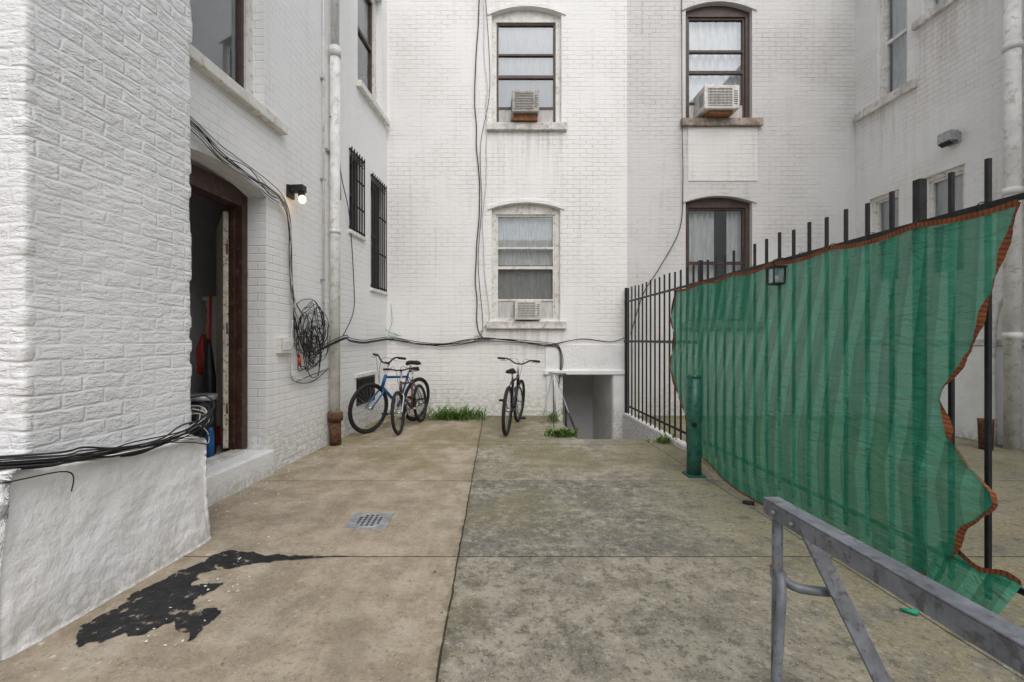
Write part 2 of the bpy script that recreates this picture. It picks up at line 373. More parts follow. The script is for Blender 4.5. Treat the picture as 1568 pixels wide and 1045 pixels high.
def window(name,parent,F,a,b,c,zs,zc,rec,fm,rails,curt='lace',fw=.06,sash=None):
    mb=MB(); n=-rec
    sash=sash or fm
    mb.box(F,a,a+fw,n-.08,n+.02,c,zs,fm); mb.box(F,b-fw,b,n-.08,n+.02,c,zs,fm)
    mb.box(F,a+fw,b-fw,n-.08,n+.02,c,c+fw*.7,fm)
    N=12; zt=zs-fw
    for k in range(N):
        p=a+(b-a)*k/N;q=a+(b-a)*(k+1)/N
        z1=archz(p,a,b,zs,zc);z2=archz(q,a,b,zs,zc)
        mb.quad(F(p,n+.022,zt),F(q,n+.022,zt),F(q,n+.022,z2),F(p,n+.022,z1),fm)
        mb.quad(F(p,n+.022,zt),F(p,n-.08,zt),F(q,n-.08,zt),F(q,n+.022,zt),fm)
    ia,ib,ic,iz=a+fw,b-fw,c+fw*.7,zt
    sw=.035
    mb.box(F,ia,ia+sw,n-.055,n-.005,ic,iz,sash); mb.box(F,ib-sw,ib,n-.055,n-.005,ic,iz,sash)
    mb.box(F,ia+sw,ib-sw,n-.055,n-.005,iz-sw,iz,sash)
    for r,t in rails: mb.box(F,ia+sw,ib-sw,n-.055,n-.003,r-t/2,r+t/2,sash)
    g0=n-.035
    mb.quad(F(ia,g0,ic),F(ib,g0,ic),F(ib,g0,iz),F(ia,g0,iz),GLASS)
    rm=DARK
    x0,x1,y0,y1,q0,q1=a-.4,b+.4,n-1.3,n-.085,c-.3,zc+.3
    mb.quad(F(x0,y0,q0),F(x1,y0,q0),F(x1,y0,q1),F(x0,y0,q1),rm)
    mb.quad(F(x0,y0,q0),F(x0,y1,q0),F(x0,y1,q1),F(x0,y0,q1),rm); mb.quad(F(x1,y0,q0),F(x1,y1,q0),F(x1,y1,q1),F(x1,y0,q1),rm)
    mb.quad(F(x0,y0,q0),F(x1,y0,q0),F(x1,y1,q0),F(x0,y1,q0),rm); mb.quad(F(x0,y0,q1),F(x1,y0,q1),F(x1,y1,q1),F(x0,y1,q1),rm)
    def drape(s0,s1,z0,z1,nn,m,amp=.02,per=.07):
        ph=U(0,6)
        def fn(u,v):
            s=s0+(s1-s0)*u; z=z0+(z1-z0)*v
            return F(s,nn+amp*math.sin(2*math.pi*s/per+ph+math.sin(s*13)*1.2)*(.6+.4*v),z)
        mb.grid(fn,max(4,int((s1-s0)/.009)),6,m)
    md=(c+zs)/2
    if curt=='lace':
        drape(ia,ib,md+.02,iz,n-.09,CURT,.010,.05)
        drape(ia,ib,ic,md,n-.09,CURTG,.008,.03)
    elif curt=='drapes':
        w=(ib-ia)
        drape(ia,ia+w*.52,ic,iz,n-.11,CURT,.025,.11); drape(ia+w*.74,ib,ic,iz,n-.12,CURT,.025,.09)
    elif curt=='full':
        drape(ia,ib,ic,iz,n-.11,CURT,.022,.13)
    elif curt=='blind':
        z=iz
        while z>c+.1:
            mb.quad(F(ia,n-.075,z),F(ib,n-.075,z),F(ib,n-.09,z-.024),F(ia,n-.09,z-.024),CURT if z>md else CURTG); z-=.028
    ob=mb.finish(name,parent); return ob

# ------------------------------------------------------------------ ground
mb=MB(); E=150
for (x0,x1,y0,y1) in ((-E,1.18,-E,E),(2.3,E,-E,E),(1.18,2.3,-E,5.95),(1.18,2.3,9.3,E)):
    mb.quad((x0,y0,0),(x1,y0,0),(x1,y1,0),(x0,y1,0),GROUND)
mb.finish('ground',origin=(0,0,0))

# stairwell
st=empty('basement_stairwell',(1.74,6.9,-1.4))
mb=MB()
mb.quad((1.18,5.95,0),(1.18,7.8,0),(1.18,7.8,-1.5),(1.18,5.95,-1.5),STUC)
mb.quad((2.3,5.95,0),(2.3,7.8,0),(2.3,7.8,-1.5),(2.3,5.95,-1.5),STUC)
mb.quad((1.18,5.95,0),(2.3,5.95,0),(2.3,5.95,-1.5),(1.18,5.95,-1.5),STUC)
mb.finish('well_walls',st)
mb=MB()
for i in range(7): mb.box(ident,1.182,2.298,5.955+.24*i,5.955+.24*(i+1),-1.5,-.19*(i+1),GROUND)
mb.box(ident,1.182,2.298,7.637,7.795,-1.5,-1.40,GROUND)
mb.finish('steps',st)
mb=MB()
mb.quad((1.30,7.95,-1.4),(1.30,9.2,-1.4),(1.30,9.2,.95),(1.30,7.95,.95),STUC)
mb.quad((2.14,7.95,-1.4),(2.14,9.2,-1.4),(2.14,9.2,.95),(2.14,7.95,.95),STUC)
mb.quad((1.30,9.2,-1.4),(2.14,9.2,-1.4),(2.14,9.2,.95),(1.30,9.2,.95),ROOMW)
mb.quad((1.30,7.95,.72),(2.14,7.95,.72),(2.14,9.2,.6),(1.30,9.2,.6),STUC)
mb.quad((1.30,7.8,-1.4),(2.14,7.8,-1.4),(2.14,9.2,-1.4),(1.30,9.2,-1.4),GROUND)
mb.finish('passage',st)
mb=MB()
mb.tube([(1.27,7.3,-1.0),(1.27,7.3,.22)],.018,BLACK); mb.tube([(1.27,7.3,.22),(1.27,6.5,.0)],.016,BLACK); mb.tube([(1.27,6.5,-.6),(1.27,6.5,.0)],.016,RUST)
mb.finish('handrail',st)

# ------------------------------------------------------------------ left building
LB=empty('white_brick_building',(-3,4,0))
mb=MB()
holesB=[(3.15,4.40,.24,2.66,2.76,.21),
        (2.98,4.36,3.46,5.25,5.25,.13),
        (6.31,6.80,2.81,3.94,3.94,.12),
        (7.11,7.76,2.10,3.86,3.86,.12),
        (6.60,7.62,5.0,6.9,6.9,.12)]
wall(mb,FB,2.6,7.97,0,TOP,holesB,W_L)
mb.finish('side_wall',LB)
# near projecting pier: slightly wavy old masonry
def brick_h(s,z):
    return .003*noise.noise(Vector((s*9,z*12,2)))+.010*noise.noise(Vector((s*2.3,z*2.3,7)))
mb=MB()
def planA(t):
    c1=FA(2.0,0,0); c2=FA(2.965,0,0)
    L0=.9;L1=(c2-c1).length
    if t<L0:
        p=Vector((c1.x-(L0-t),c1.y,0)); n=Vector((0,-1,0))
        w=max(0,1-(L0-t)/.02); n=(n*(1-.5*w)+FA.n*.5*w).normalized(); p-= n*.006*w*w
    elif t<L0+L1:
        q=t-L0; p=c1+FA.d*q; n=FA.n.copy()
        w=max(0,1-q/.02); n=(n*(1-.5*w)+Vector((0,-1,0))*.5*w).normalized()
        w2=max(0,1-(L1-q)/.025); n=(n*(1-.5*w2)+FA.d*.5*w2).normalized(); p-=n*(.006*w*w+.010*w2*w2)
    else:
        q=t-L0-L1; p=c2-FA.n*q; n=FA.d.copy()
        w=max(0,1-q/.025); n=(n*(1-.5*w)+FA.n*.5*w).normalized(); p-=n*.010*w*w
    return p,n
LA=.9+(FA(2.965,0,0)-FA(2.0,0,0)).length+.42
def fnA(u,v):
    t=LA*u; z=.45+3.35*v; p,n=planA(t)
    # irregular arris: each course steps in or out a little
    row=math.floor(z/.076); jit=noise.cell(Vector((.5,row*1.37+.2,.5)))*.008
    e=min(abs(t-.9),abs(t-(LA-.42))); w=max(0,1-e/.06)
    p=p+n*(brick_h(t,z)-jit*w); return Vector((p.x,p.y,z))
mb.grid(fnA,int(LA/.014),int(3.35/.019),W_A,lambda u,v:(LA*u,.45+3.35*v))
mb.quad(Vector((-6,2.014,0)),Vector((-2.9,2.014,0)),Vector((-2.9,2.014,TOP)),Vector((-6,2.014,TOP)),W_L,[(0,0),(3.1,0),(3.1,9.5),(0,9.5)])
for (a,b) in ((0,.9),(.9,LA-.42),(LA-.42,LA)):
    pa,_=planA(a+1e-4); pb,_=planA(b-1e-4)
    mb.quad(Vector((pa.x,pa.y,3.8)),Vector((pb.x,pb.y,3.8)),Vector((pb.x,pb.y,TOP)),Vector((pa.x,pa.y,TOP)),W_L,[(a,3.8),(b,3.8),(b,TOP),(a,TOP)])
mb.finish('pier_wall',LB)
# parged plinth
c0=Vector((-5,1.86,0)); c1=Vector((-1.955,1.83,0)); c2=Vector((-1.79,2.99,0)); c3=Vector((-2.27,3.03,0))
segs=[(c0,c1),(c1,c2),(c2,c3)]; lens=[(b-a).length for a,b in segs]
def fnP(u,v):
    if u<.12: t=lens[0]*(u/.12)
    elif u<.8: t=lens[0]+lens[1]*((u-.12)/.68)
    else: t=lens[0]+lens[1]+lens[2]*((u-.8)/.2)
    q=t
    for (a,b),l in zip(segs,lens):
        if q<=l+1e-6: break
        q-=l
    p=a+(b-a)*(q/l); d=(b-a).normalized(); n=Vector((d.y,-d.x,0))
    if a is c1:
        w=max(0,1-q/.06); n=(n*(1-.5*w)+Vector((0,-1,0))*.5*w).normalized(); p=p-n*.02*w*w
        w=max(0,1-(l-q)/.06); n=(n*(1-.5*w)+Vector((0,1,0))*.5*w).normalized(); p=p-n*.02*w*w
    tt=max(0,min(1,(q/l if a is c1 else (0 if a is c0 else 1))))
    top=.73-.09*tt+.02*noise.noise(Vector((t*3,0,3)))
    if v<.85: z=top*(v/.85); inn=.045*(v/.85)
    else:
        w=(v-.85)/.15; z=top+.035*math.sin(w*math.pi/2); inn=.045+.12*w*w
    amp=1 if v<.97 else .3
    h=.022*noise.noise(Vector((t*2.2,z*2.2,0)))+.010*noise.noise(Vector((t*7,z*7,5)))+.004*noise.noise(Vector((t*20,z*20,8)))
    p=p-n*inn+n*h*amp
    if v==0: p=p+n*.015
    return Vector((p.x,p.y,z-(.01 if v==0 else 0)))
mb=MB(); mb.grid(fnP,200,80,STUC); mb.finish('plinth',LB)
mb=MB(); mb.box(ident,-12,-1.9,2.0,8.2,TOP,TOP+.2,SILL); mb.finish('roof',LB)
mb=MB()
mb.box(FB,3.0,4.46,-.34,.045,-.01,.235,STUC)
mb.box(FB,3.2,4.34,-.30,-.14,.236,.262,SILL)
mb.finish('doorstep',LB,bevel=.012)
mb=MB()
mb.box(FB,4.315,4.398,-.34,-.19,.262,2.70,DOORF); mb.box(FB,4.29,4.315,-.30,-.25,.262,2.55,DOORF)
mb.box(FB,3.152,4.315,-.34,-.19,2.55,2.72,DOORF); mb.box(FB,3.152,3.22,-.34,-.19,.262,2.55,DOORF)
mb.finish('door_frame',LB,bevel=.004)
mb=MB(); hp=FB(4.29,-.31,0); dd=Vector((-.56,.83,0)).normalized(); dn=Vector((-dd.y,dd.x,0))
FD=Fr((hp.x,hp.y),(dd.x,dd.y),(dn.x,dn.y))
mb.box(FD,0,.92,0,.045,.28,2.5,DOORL)
mb.box(FD,-.004,.001,.012,.034,1.25,1.45,CHROME); 
for z in (.6,1.35,2.1): mb.box(FD,-.006,.001,.005,.02,z,z+.1,RUST)
mb.finish('door_leaf',LB,bevel=.003)
mb=MB(); x0,x1,y0,y1,q0,q1=2.5,5.9,-1.35,-.345,.235,3.0
mb.quad(FB(x0,y0,q0),FB(x1,y0,q0),FB(x1,y0,q1),FB(x0,y0,q1),ROOMW)
mb.quad(FB(x0,y0,q0),FB(x0,y1,q0),FB(x0,y1,q1),FB(x0,y0,q1),ROOMW)
mb.quad(FB(x1,y0,q0),FB(x1,y1,q0),FB(x1,y1,q1),FB(x1,y0,q1),ROOMW)
mb.quad(FB(x0,y0,q0),FB(x1,y0,q0),FB(x1,y1,q0),FB(x0,y1,q0),ROOMF)
mb.quad(FB(x0,y0,q1),FB(x1,y0,q1),FB(x1,y1,q1),FB(x0,y1,q1),ROOMW)
mb.quad(FB(4.4,y1,q0),FB(x1,y1,q0),FB(x1,y1,q1),FB(4.4,y1,q1),ROOMW)
mb.finish('hallway',LB)
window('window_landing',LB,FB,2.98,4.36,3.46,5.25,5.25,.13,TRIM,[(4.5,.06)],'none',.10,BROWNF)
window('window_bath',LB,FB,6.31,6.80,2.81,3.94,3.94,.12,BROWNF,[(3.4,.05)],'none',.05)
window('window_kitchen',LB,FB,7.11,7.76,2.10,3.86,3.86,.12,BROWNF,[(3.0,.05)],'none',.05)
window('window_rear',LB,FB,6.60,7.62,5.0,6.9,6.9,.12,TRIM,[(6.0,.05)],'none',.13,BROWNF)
mb=MB()
for a,b,c in ((2.93,4.66,3.46),(6.55,7.80,5.0)): mb.box(FB,a,b,-.10,.075,c-.10,c-.004,TRIM)
for a,b,c in ((6.27,6.84,2.81),(7.07,7.80,2.10)): mb.box(FB,a,b,-.10,.04,c-.06,c-.004,TRIM)
mb.finish('sills',LB,bevel=.01)
def bars(name,a,b,c,d):
    mb=MB(); n=.03
    m=int((b-a)/.085)
    for i in range(m+1):
        s=a+(b-a)*i/m; mb.box(FB,s-.007,s+.007,n-.007,n+.007,c,d,BLACK)
    for z in (c+.04,c+(d-c)*.33,c+(d-c)*.66,d-.04): mb.box(FB,a-.02,b+.02,n-.02,n-.008,z-.012,z+.012,BLACK)
    for i in range(m):
        s=a+(b-a)*(i+.5)/m
        mb.torus(FB(s,n,d-.13),FB.n,.028,.005,BLACK,12,5)
    for z in (c+.04,d-.04):
        for s in (a-.02,b+.02): mb.box(FB,s-.012,s+.012,-.01,n,z-.012,z+.012,BLACK)
    return mb.finish(name)
bars('window_bars',6.33,6.78,2.80,3.95); bars('window_bars',7.13,7.74,2.09,3.88)
mb=MB(); mb.box(FB,6.55,7.25,-.02,.015,.35,.75,BLACK)
for i in range(12): mb.box(FB,6.58+.055*i,6.595+.055*i,.015,.03,.38,.72,BLACK)
mb.box(FB,6.5,7.3,0,.03,.752,.80,TRIM)
mb.finish('basement_vent_grille')

# pipes
mb=MB()
def P(s,n,z): return FB(s,n,z)
mb.tube([P(5.69,.085,.36),P(5.69,.085,4.85)],.062,PIPEW,16); mb.tube([P(5.69,.085,4.85),P(5.69,.085,TOP)],.05,PIPEW,16)
mb.tube([P(5.69,.085,4.78),P(5.69,.085,4.90)],.072,PIPEW,16)
mb.tube([P(5.69,.085,2.60),P(5.69,.085,2.66)],.068,PIPEW,16)
for z in (1.2,3.6,5.8): mb.box(FB,5.60,5.78,0,.02,z,z+.03,GALV)
mb.tube([P(5.69,.09,-.02),P(5.69,.09,.33)],.07,RUST,16); mb.tube([P(5.69,.09,.30),P(5.69,.09,.40)],.092,RUST,16)
mb.finish('drain_pipe')
mb=MB(); mb.tube([P(5.50,.03,1.25),P(5.50,.03,5.2),P(5.52,.03,TOP)],.014,PIPEW); 
for z in (2,3.2,4.4): mb.box(FB,5.47,5.53,0,.04,z,z+.02,GALV)
mb.finish('conduit')

# wall lamp
wl=empty('wall_lamp',FB(4.80,0,2.8))
mb=MB()
mb.box(FB,4.74,4.86,0,.03,2.77,2.90,BLACK); mb.box(FB,4.755,4.845,.03,.17,2.83,2.90,BLACK)
mb.tube([FB(4.80,.13,2.84),FB(4.80,.14,2.79)],.035,BLACK,14); mb.finish('housing',wl,bevel=.006)
mb=MB(); mb.ball(FB(4.80,.145,2.755),.036,BULB,(1,1,1.2)); mb.finish('bulb',wl)

# items in the doorway
mb=MB()
for r,z0,z1,m in ((.12,.24,.74,BLACK),(.13,.74,.79,GALV)):
    mb.tube([(-2.63,4.22,z0),(-2.63,4.22,z1)],r,m,20)
mb.finish('trash_bin')
mb=MB()
mb.tube([(-2.80,4.62,.3),(-2.86,4.74,1.76)],.014,RED); mb.box(Fr((-2.80,4.62),(1,0),(0,1)),-.15,.15,-.03,.03,.25,.42,RED)
mb.tube([(-2.74,4.52,.3),(-2.86,4.66,1.62)],.010,WOOD)
mb.finish('broom')
mb=MB()
mb.tube([(-2.98,4.8,.95),(-2.95,4.78,1.05),(-2.99,4.8,1.2),(-2.98,4.82,1.36)],[.06,.07,.05,.015],RED,9,cr=4); mb.finish('red_bag')
mb=MB()
mb.tube([(-2.50,4.13,.24),(-2.50,4.13,.40),(-2.49,4.13,.50)],[.035,.04,.02],BLUE,12,cr=4); mb.finish('blue_bottle')
mb=MB(); mb.tube([(-2.72,4.5,.24),(-2.76,4.56,.9),(-2.80,4.6,1.3)],[.05,.06,.02],BLACK,8,cr=3); mb.finish('black_bag')
mb=MB(); mb.box(FB,5.25,5.85,-1.3,-.5,.24,1.75,ROOMW); mb.box(FB,5.22,5.87,-1.32,-.48,1.75,1.80,CURT); mb.finish('hall_cabinet')

# ------------------------------------------------------------------ back building
BB=empty('white_brick_building',(2,9,0))
mb=MB()
WLh=(.09,1.26,1.61,3.53,3.63,.12); ULh=(.09,1.28,4.98,6.85,6.97,.12); URh=(3.40,4.535,5.055,6.93,7.05,.12); LRh=(3.40,4.535,1.61,3.64,3.74,.12)
wall(mb,FK,-1.9,6.32,-1.5,TOP,[WLh,ULh,URh,LRh,(1.30,2.14,-1.4,.70,.70,.15)],W_B,(2.40,W_G))
mb.finish('courtyard_wall',BB)
mb=MB(); mb.box(ident,-1.9,9,7.8,16,TOP,TOP+.2,SILL); mb.finish('roof',BB)
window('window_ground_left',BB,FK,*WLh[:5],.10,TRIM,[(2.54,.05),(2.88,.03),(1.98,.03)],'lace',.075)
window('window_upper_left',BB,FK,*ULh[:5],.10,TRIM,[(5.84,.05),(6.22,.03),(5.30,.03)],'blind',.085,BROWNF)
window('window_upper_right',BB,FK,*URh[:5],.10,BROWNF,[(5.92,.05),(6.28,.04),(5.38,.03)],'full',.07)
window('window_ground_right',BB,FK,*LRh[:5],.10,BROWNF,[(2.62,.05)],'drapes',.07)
mb=MB()
for a,b,c,m in ((.0,1.36,1.61,SILL),(.0,1.37,4.98,SILL),(3.31,4.69,5.055,SILLR),(3.31,4.69,1.61,SILLR)):
    mb.box(FK,a,b,-.11,.07,c-.13,c-.003,m)
mb.finish('sills',BB,bevel=.01)
mb=MB()
for (a,b,c,zs,zc,rv),m in ((WLh,W_B),(ULh,W_B),(URh,W_G),(LRh,W_G)):
    N=16; A=a-.07;B=b+.07
    for kx in range(N):
        p=A+(B-A)*kx/N;q=A+(B-A)*(kx+1)/N
        def z_(s): return archz(s,a,b,zs,zc)+.004
        z1,z2=z_(p),z_(q); t=.055
        P0=[FK(p,.022,z1),FK(q,.022,z2),FK(q,.022,z2+t),FK(p,.022,z1+t)]
        mb.quad(*P0,m,[(p,z1),(q,z2),(q,z2+t),(p,z1+t)])
        mb.quad(FK(p,0,z1),FK(q,0,z2),FK(q,.022,z2),FK(p,.022,z1),m)
        mb.quad(FK(p,0,z1+t),FK(q,0,z2+t),FK(q,.022,z2+t),FK(p,.022,z1+t),m)
mb.finish('window_arches',BB)
mb=MB()
mb.box(FK,1.0,2.36,0,.03,.71,1.22,STUC); mb.box(FK,.98,2.38,0,.07,.70,.78,STUC); mb.box(FK,2.15,2.36,0,.05,-.5,.70,STUC)
mb.box(FK,1.02,1.22,0,.05,0,.70,STUC)
mb.finish('stair_lintel',BB,bevel=.012)
mb=MB(); mb.box(FK,3.44,4.62,0,.010,4.0,4.92,W_R); mb.finish('painted_panel',BB)

def ac(name,F,s0,s1,z0,z1,proj,m):
    e=empty(name,F((s0+s1)/2,0,z0))
    mb=MB(); mb.box(F,s0,s1,-.15,proj,z0,z1,m); mb.finish('casing',e,bevel=.012)
    mb=MB(); w=s1-s0;h=z1-z0
    mb.box(F,s0+w*.10,s1-w*.22,proj+.001,proj+.004,z0+h*.14,z1-h*.14,ACF)
    nx=18
    for i in range(nx+1):
        s=s0+w*.10+(w*.68)*i/nx; mb.box(F,s-.003,s+.003,proj+.004,proj+.009,z0+h*.12,z1-h*.12,m)
    for i in range(7):
        z=z0+h*.14+h*.72*i/6; mb.box(F,s0+w*.08,s1-w*.20,proj+.009,proj+.013,z-.004,z+.004,m)
    for i in range(7):
        z=z0+h*.2+h*.09*i; mb.box(F,s1-w*.17,s1-w*.06,proj+.001,proj+.005,z-.006,z+.006,ACF)
    for i in range(6):
        z=z0+h*.25+h*.09*i
        mb.box(F,s0-.003,s0+.001,proj*.3,proj*.85,z-.007,z+.007,ACF)
        mb.box(F,s1-.001,s1+.003,proj*.3,proj*.85,z-.007,z+.007,ACF)
    mb.finish('grille',e)
    return e
ac('window_air_conditioner',FK,.48,.92,1.63,1.97,.12,ACW)
ac('window_air_conditioner',FK,.43,.88,5.09,5.45,.20,ACG)
ac('window_air_conditioner',FK,3.60,4.18,5.11,5.50,.26,ACW)
mb=MB(); mb.box(FK,.46,.86,-.08,.12,4.985,5.085,WOOD); mb.finish('wood_support',bevel=.004)
mb=MB(); mb.box(FK,3.70,4.10,-.08,.2,5.055,5.108,WOOD); mb.finish('wood_support',bevel=.004)
mb=MB()
for a,b,z0,z1,nn in ((.20,.475,1.66,1.97,-.125),(.925,1.15,1.66,1.97,-.125),(.21,.425,5.02,5.30,-.125),(.885,1.16,5.02,5.30,-.125),(3.5,3.595,5.1,5.38,-.125),(4.185,4.44,5.1,5.38,-.125)):
    n=int((b-a)/.016)
    for i in range(n):
        s=a+(b-a)*i/n; w=(b-a)/n
        mb.quad(FK(s,nn,z0),FK(s+w*.5,nn+.012,z0),FK(s+w*.5,nn+.012,z1),FK(s,nn,z1),CURT)
        mb.quad(FK(s+w*.5,nn+.012,z0),FK(s+w,nn,z0),FK(s+w,nn,z1),FK(s+w*.5,nn+.012,z1),CURT)
mb.finish('accordion_panels',BB)

# ------------------------------------------------------------------ right building
RB=empty('pale_brick_building',(8,4,0))
mb=MB()
hr=[(6.84,7.37,5.12,6.9,6.9,.12),(5.75,6.62,5.95,7.6,7.6,.12),(6.98,7.52,2.2,3.6,3.6,.12),(6.02,6.62,2.2,3.62,3.62,.12)]
wall(mb,FR,-2,7.81,0,TOP,hr,W_R); mb.finish('side_wall',RB)
mb=MB(); mb.box(ident,6.3,14,-2,7.8,TOP,TOP+.2,SILL); mb.finish('roof',RB)
for i,h in enumerate(hr): window('window_side',RB,FR,*h[:5],.07,TRIM,[((h[2]+h[3])/2,.05)],'full' if i<2 else 'blind',.06)
mb=MB(); mb.box(FR,6.68,7.74,-.1,.07,4.98,5.115,SILL); mb.box(FR,5.7,6.72,-.1,.06,5.83,5.945,SILL)
mb.box(FR,-2,7.79,0,.045,1.22,1.30,SILL); mb.box(FR,-2,7.79,0,.03,0.0,1.215,STUC)
mb.finish('ledges',RB,bevel=.01)
mb=MB(); mb.tube([(6.19,5.38,0),(6.19,5.38,TOP)],.075,PIPEW,16)
for z in (1.3,3.0,4.7,6.3): mb.tube([(6.19,5.38,z),(6.19,5.38,z+.08)],.086,PIPEW,16)
mb.finish('downspout')
mb=MB(); mb.tube([(6.22,5.6,0),(6.22,5.6,1.5),(6.22,5.4,1.9)],.03,PIPEW,10,cr=4); mb.finish('wall_pipe')
mb=MB(); mb.box(FR,6.06,6.22,0,.04,3.92,4.06,GALV); mb.box(FR,6.05,6.23,.04,.16,3.95,4.08,GALV)
mb.quad(FR(6.06,.165,3.94),FR(6.22,.165,3.94),FR(6.22,.10,3.90),FR(6.06,.10,3.90),BLACK); mb.finish('flood_light',bevel=.006)
mb=MB(); mb.tube([(5.9,5.4,0),(5.9,5.4,.32),(5.9,5.4,.36)],[.06,.07,.075],RUST,14); mb.finish('vent_stub')

# building across the yard behind the camera (seen in window reflections)
TB=empty('tan_brick_building',(0,-15,0))
FT=Fr((0,-15),(1,0),(0,1)); mb=MB()
hs=[(x,x+1.1,z,z+1.7,z+1.8,.12) for x in (-7,-2.5,2,6.5) for z in (1.5,4.9)]
wall(mb,FT,-12,14,0,8,hs,W_T); mb.finish('facade',TB)
for h in hs: window('window_far',TB,FT,*h[:5],.1,TRIM,[(h[2]+.9,.06)],'none',.08)

# ------------------------------------------------------------------ cables
def wires(name,paths):
    mb=MB()
    for pts,r,m in paths: mb.tube(pts,r,m,6,cr=7)
    return mb.finish(name)
pa=[]
for i in range(15):
    o=U(-.035,.035); n=.055+U(0,.06)
    pts=[Vector((-3.2,1.93-n,.77+o)),Vector((-2.3,1.92-n,.785+o)),FA(2.0,n+.02,.775+o)]
    for s in (2.15,2.3,2.45,2.6,2.75,2.88): 
        pts.append(FA(s,n+U(-.01,.02),.775-.10*math.sin((s-2.0)*2.2)*.6+o*(1+.5*math.sin(s*9+i))+U(-.008,.008)+ (s-2.6)*.12*(s>2.6)))
    pts+= [FA(2.98+U(0,.03),n+U(-.01,.02),.80+o*2),FA(3.05+U(0,.05),.0+U(-.02,.02),.84+o*2.4),FA(3.06,-.2,.86+o),FA(3.05,-.33,.9)]
    pa.append((pts,U(.003,.0065),WIREB if i%3 else WIREW))
for i in range(4):
    z=.70+U(-.03,.03)
    pa.append(([FA(2.6,.07,.72),FA(2.85,.09,.68+U(-.03,.03)),FA(3.0,.08,z-.05),FA(3.08,0,z+.02),FA(3.05,-.12,z+.10),FA(2.99,.03,z+.14),FA(2.92,.06,z+.06)],.003,WIREB if i%2 else WIREW))
pa.append(([Vector((-2.3,1.80,.76)),Vector((-2.0,1.82,.72)),FA(2.1,.09,.70),FA(2.13,.08,.60)],.003,WIREB))
wires('cable_bundle',pa)
pa=[]
for i in range(13):
    o=U(-.04,.06); 
    pts=[FB(3.05,.05,2.95+o),FB(3.45,.05+U(0,.03),2.86+o),FB(3.70,.05,2.79+o+U(-.03,.03)),FB(4.05,.06,2.76+o+U(-.03,.02)),FB(4.38,.05,2.75+o*.8-U(0,.12)),
         FB(4.62,.05,2.66+o),FB(4.72+U(-.02,.03),.05,2.45+o),FB(4.76+U(-.03,.03),.04,2.1),FB(4.80+U(-.03,.03),.04,1.75),FB(4.9+U(-.1,.2),.05,1.4+U(-.2,.2))]
    pa.append((pts,U(.003,.0055),WIREB if R()<.6 else WIREW))
wires('cable_bundle',pa)
pa=[]
for i in range(20):
    cs,cz=U(5.0,5.34),U(1.08,1.5); r1,r2=U(.10,.32),U(.10,.30); a0=U(0,6); N=14; turns=U(1,1.9)
    pts=[]; dn_=U(.02,.07)
    for q in range(N+1):
        a=a0+2*math.pi*turns*q/N; f=1+U(-.18,.18)
        pts.append(FB(cs+r1*f*math.cos(a),dn_+U(0,.02),cz+r2*f*math.sin(a)))
    pa.append((pts,U(.003,.0048),WIREB))
for i in range(4):
    pa.append(([FB(4.8,.04,1.5),FB(4.75+U(-.02,.03),.04,1.1),FB(4.8,.04,.88+U(-.03,.03)),FB(5.2,.04,.86+U(-.04,.04)),FB(5.62,.04,.95)],.005,WIREW if i%2 else WIREB))
wires('tangled_cables',pa)
mb=MB(); mb.box(FB,4.56,4.78,0,.05,1.16,1.32,TRIM); mb.box(FB,4.60,4.74,.05,.06,1.19,1.29,PIPEW); mb.finish('junction_box',bevel=.01)
mb=MB(); mb.tube([FB(4.86,.08,1.02),FB(4.86,.08,1.11)],.018,RED,10); mb.tube([FB(4.86,.08,1.11),FB(4.86,.08,1.15)],.010,RED,8); mb.finish('red_plug')
pa=[]
pa.append(([FB(5.60,.06,4.0),FB(5.86,.06,4.15),FB(5.92,.05,3.48),FB(6.24,.03,2.98),FB(6.40,.03,2.03),FB(6.34,.04,1.66),FB(5.99,.05,1.34)],.006,WIREB))
pa.append(([FB(5.88,.04,TOP),FB(5.86,.04,6),FB(5.90,.04,4.2),FB(5.95,.04,3.1)],.006,WIREB))
for i in range(6):
    o=U(-.03,.03); ph=U(0,2)
    pts=[FB(5.3,.09,1.2+o),FB(5.75,.18,1.33+o),FB(6.2,.06,1.30+o),FB(6.7,.05,1.27+o),FB(7.3,.05,1.30+o),FB(7.8,.06,1.32+o)]
    xs=(-1.45,-1.1,-.7,-.3,-.05,.35,.75,1.05)
    for q,x in enumerate(xs): pts.append(FK(x,.04+U(0,.02),1.27+o+.05*math.sin(x*3.4+1+ph*.4)+U(-.025,.025)))
    if i<3: pts+= [FK(1.22,.05,1.18+o),FK(1.28+o,.06,.95),FK(1.24,.06,.62),FK(1.22,.05,.5)]
    else: pts+=[FK(1.6,.04,1.32+o),FK(2.1,.04,1.27+o),FK(2.35,.04,1.33)]
    pa.append((pts,U(.004,.009),WIREB))
wires('cable_run',pa)
pa=[]
for x0,r in ((-.16,.009),(-.02,.007)):
    pts=[]; z=TOP
    while z>1.45:
        pts.append(FK(x0+.035*math.sin(z*1.7+x0*30)+U(-.02,.02)+(.03 if z<2 else 0),.03,z)); z-=.33
    pts+= [FK(-.12,.04,1.40),FK(-.02,.04,1.30)]
    pa.append((pts,r,WIREB if x0<-.1 else WIREW))
pa.append(([FK(-.02,.03,7.2),FK(.06,.03,5.6),FK(-.1,.03,4.6),FK(-.08,.03,3.6),FK(-.14,.03,2.6),FK(-.06,.03,1.5),FK(-.2,.03,1.35)],.005,WIREB))
pa.append(([FK(2.66,.03,TOP),FK(2.65,.03,6.5)],.003,WIREW))
pa.append(([FK(3.33,.04,TOP),FK(3.32,.03,7.0),FK(3.30,.09,4.98),FK(3.34,.03,3.97),FK(3.29,.03,3.19),FK(2.95,.03,2.53),FK(2.67,.03,2.08),FK(2.45,.05,1.4)],.007,WIREB))
wires('hanging_cable',pa)
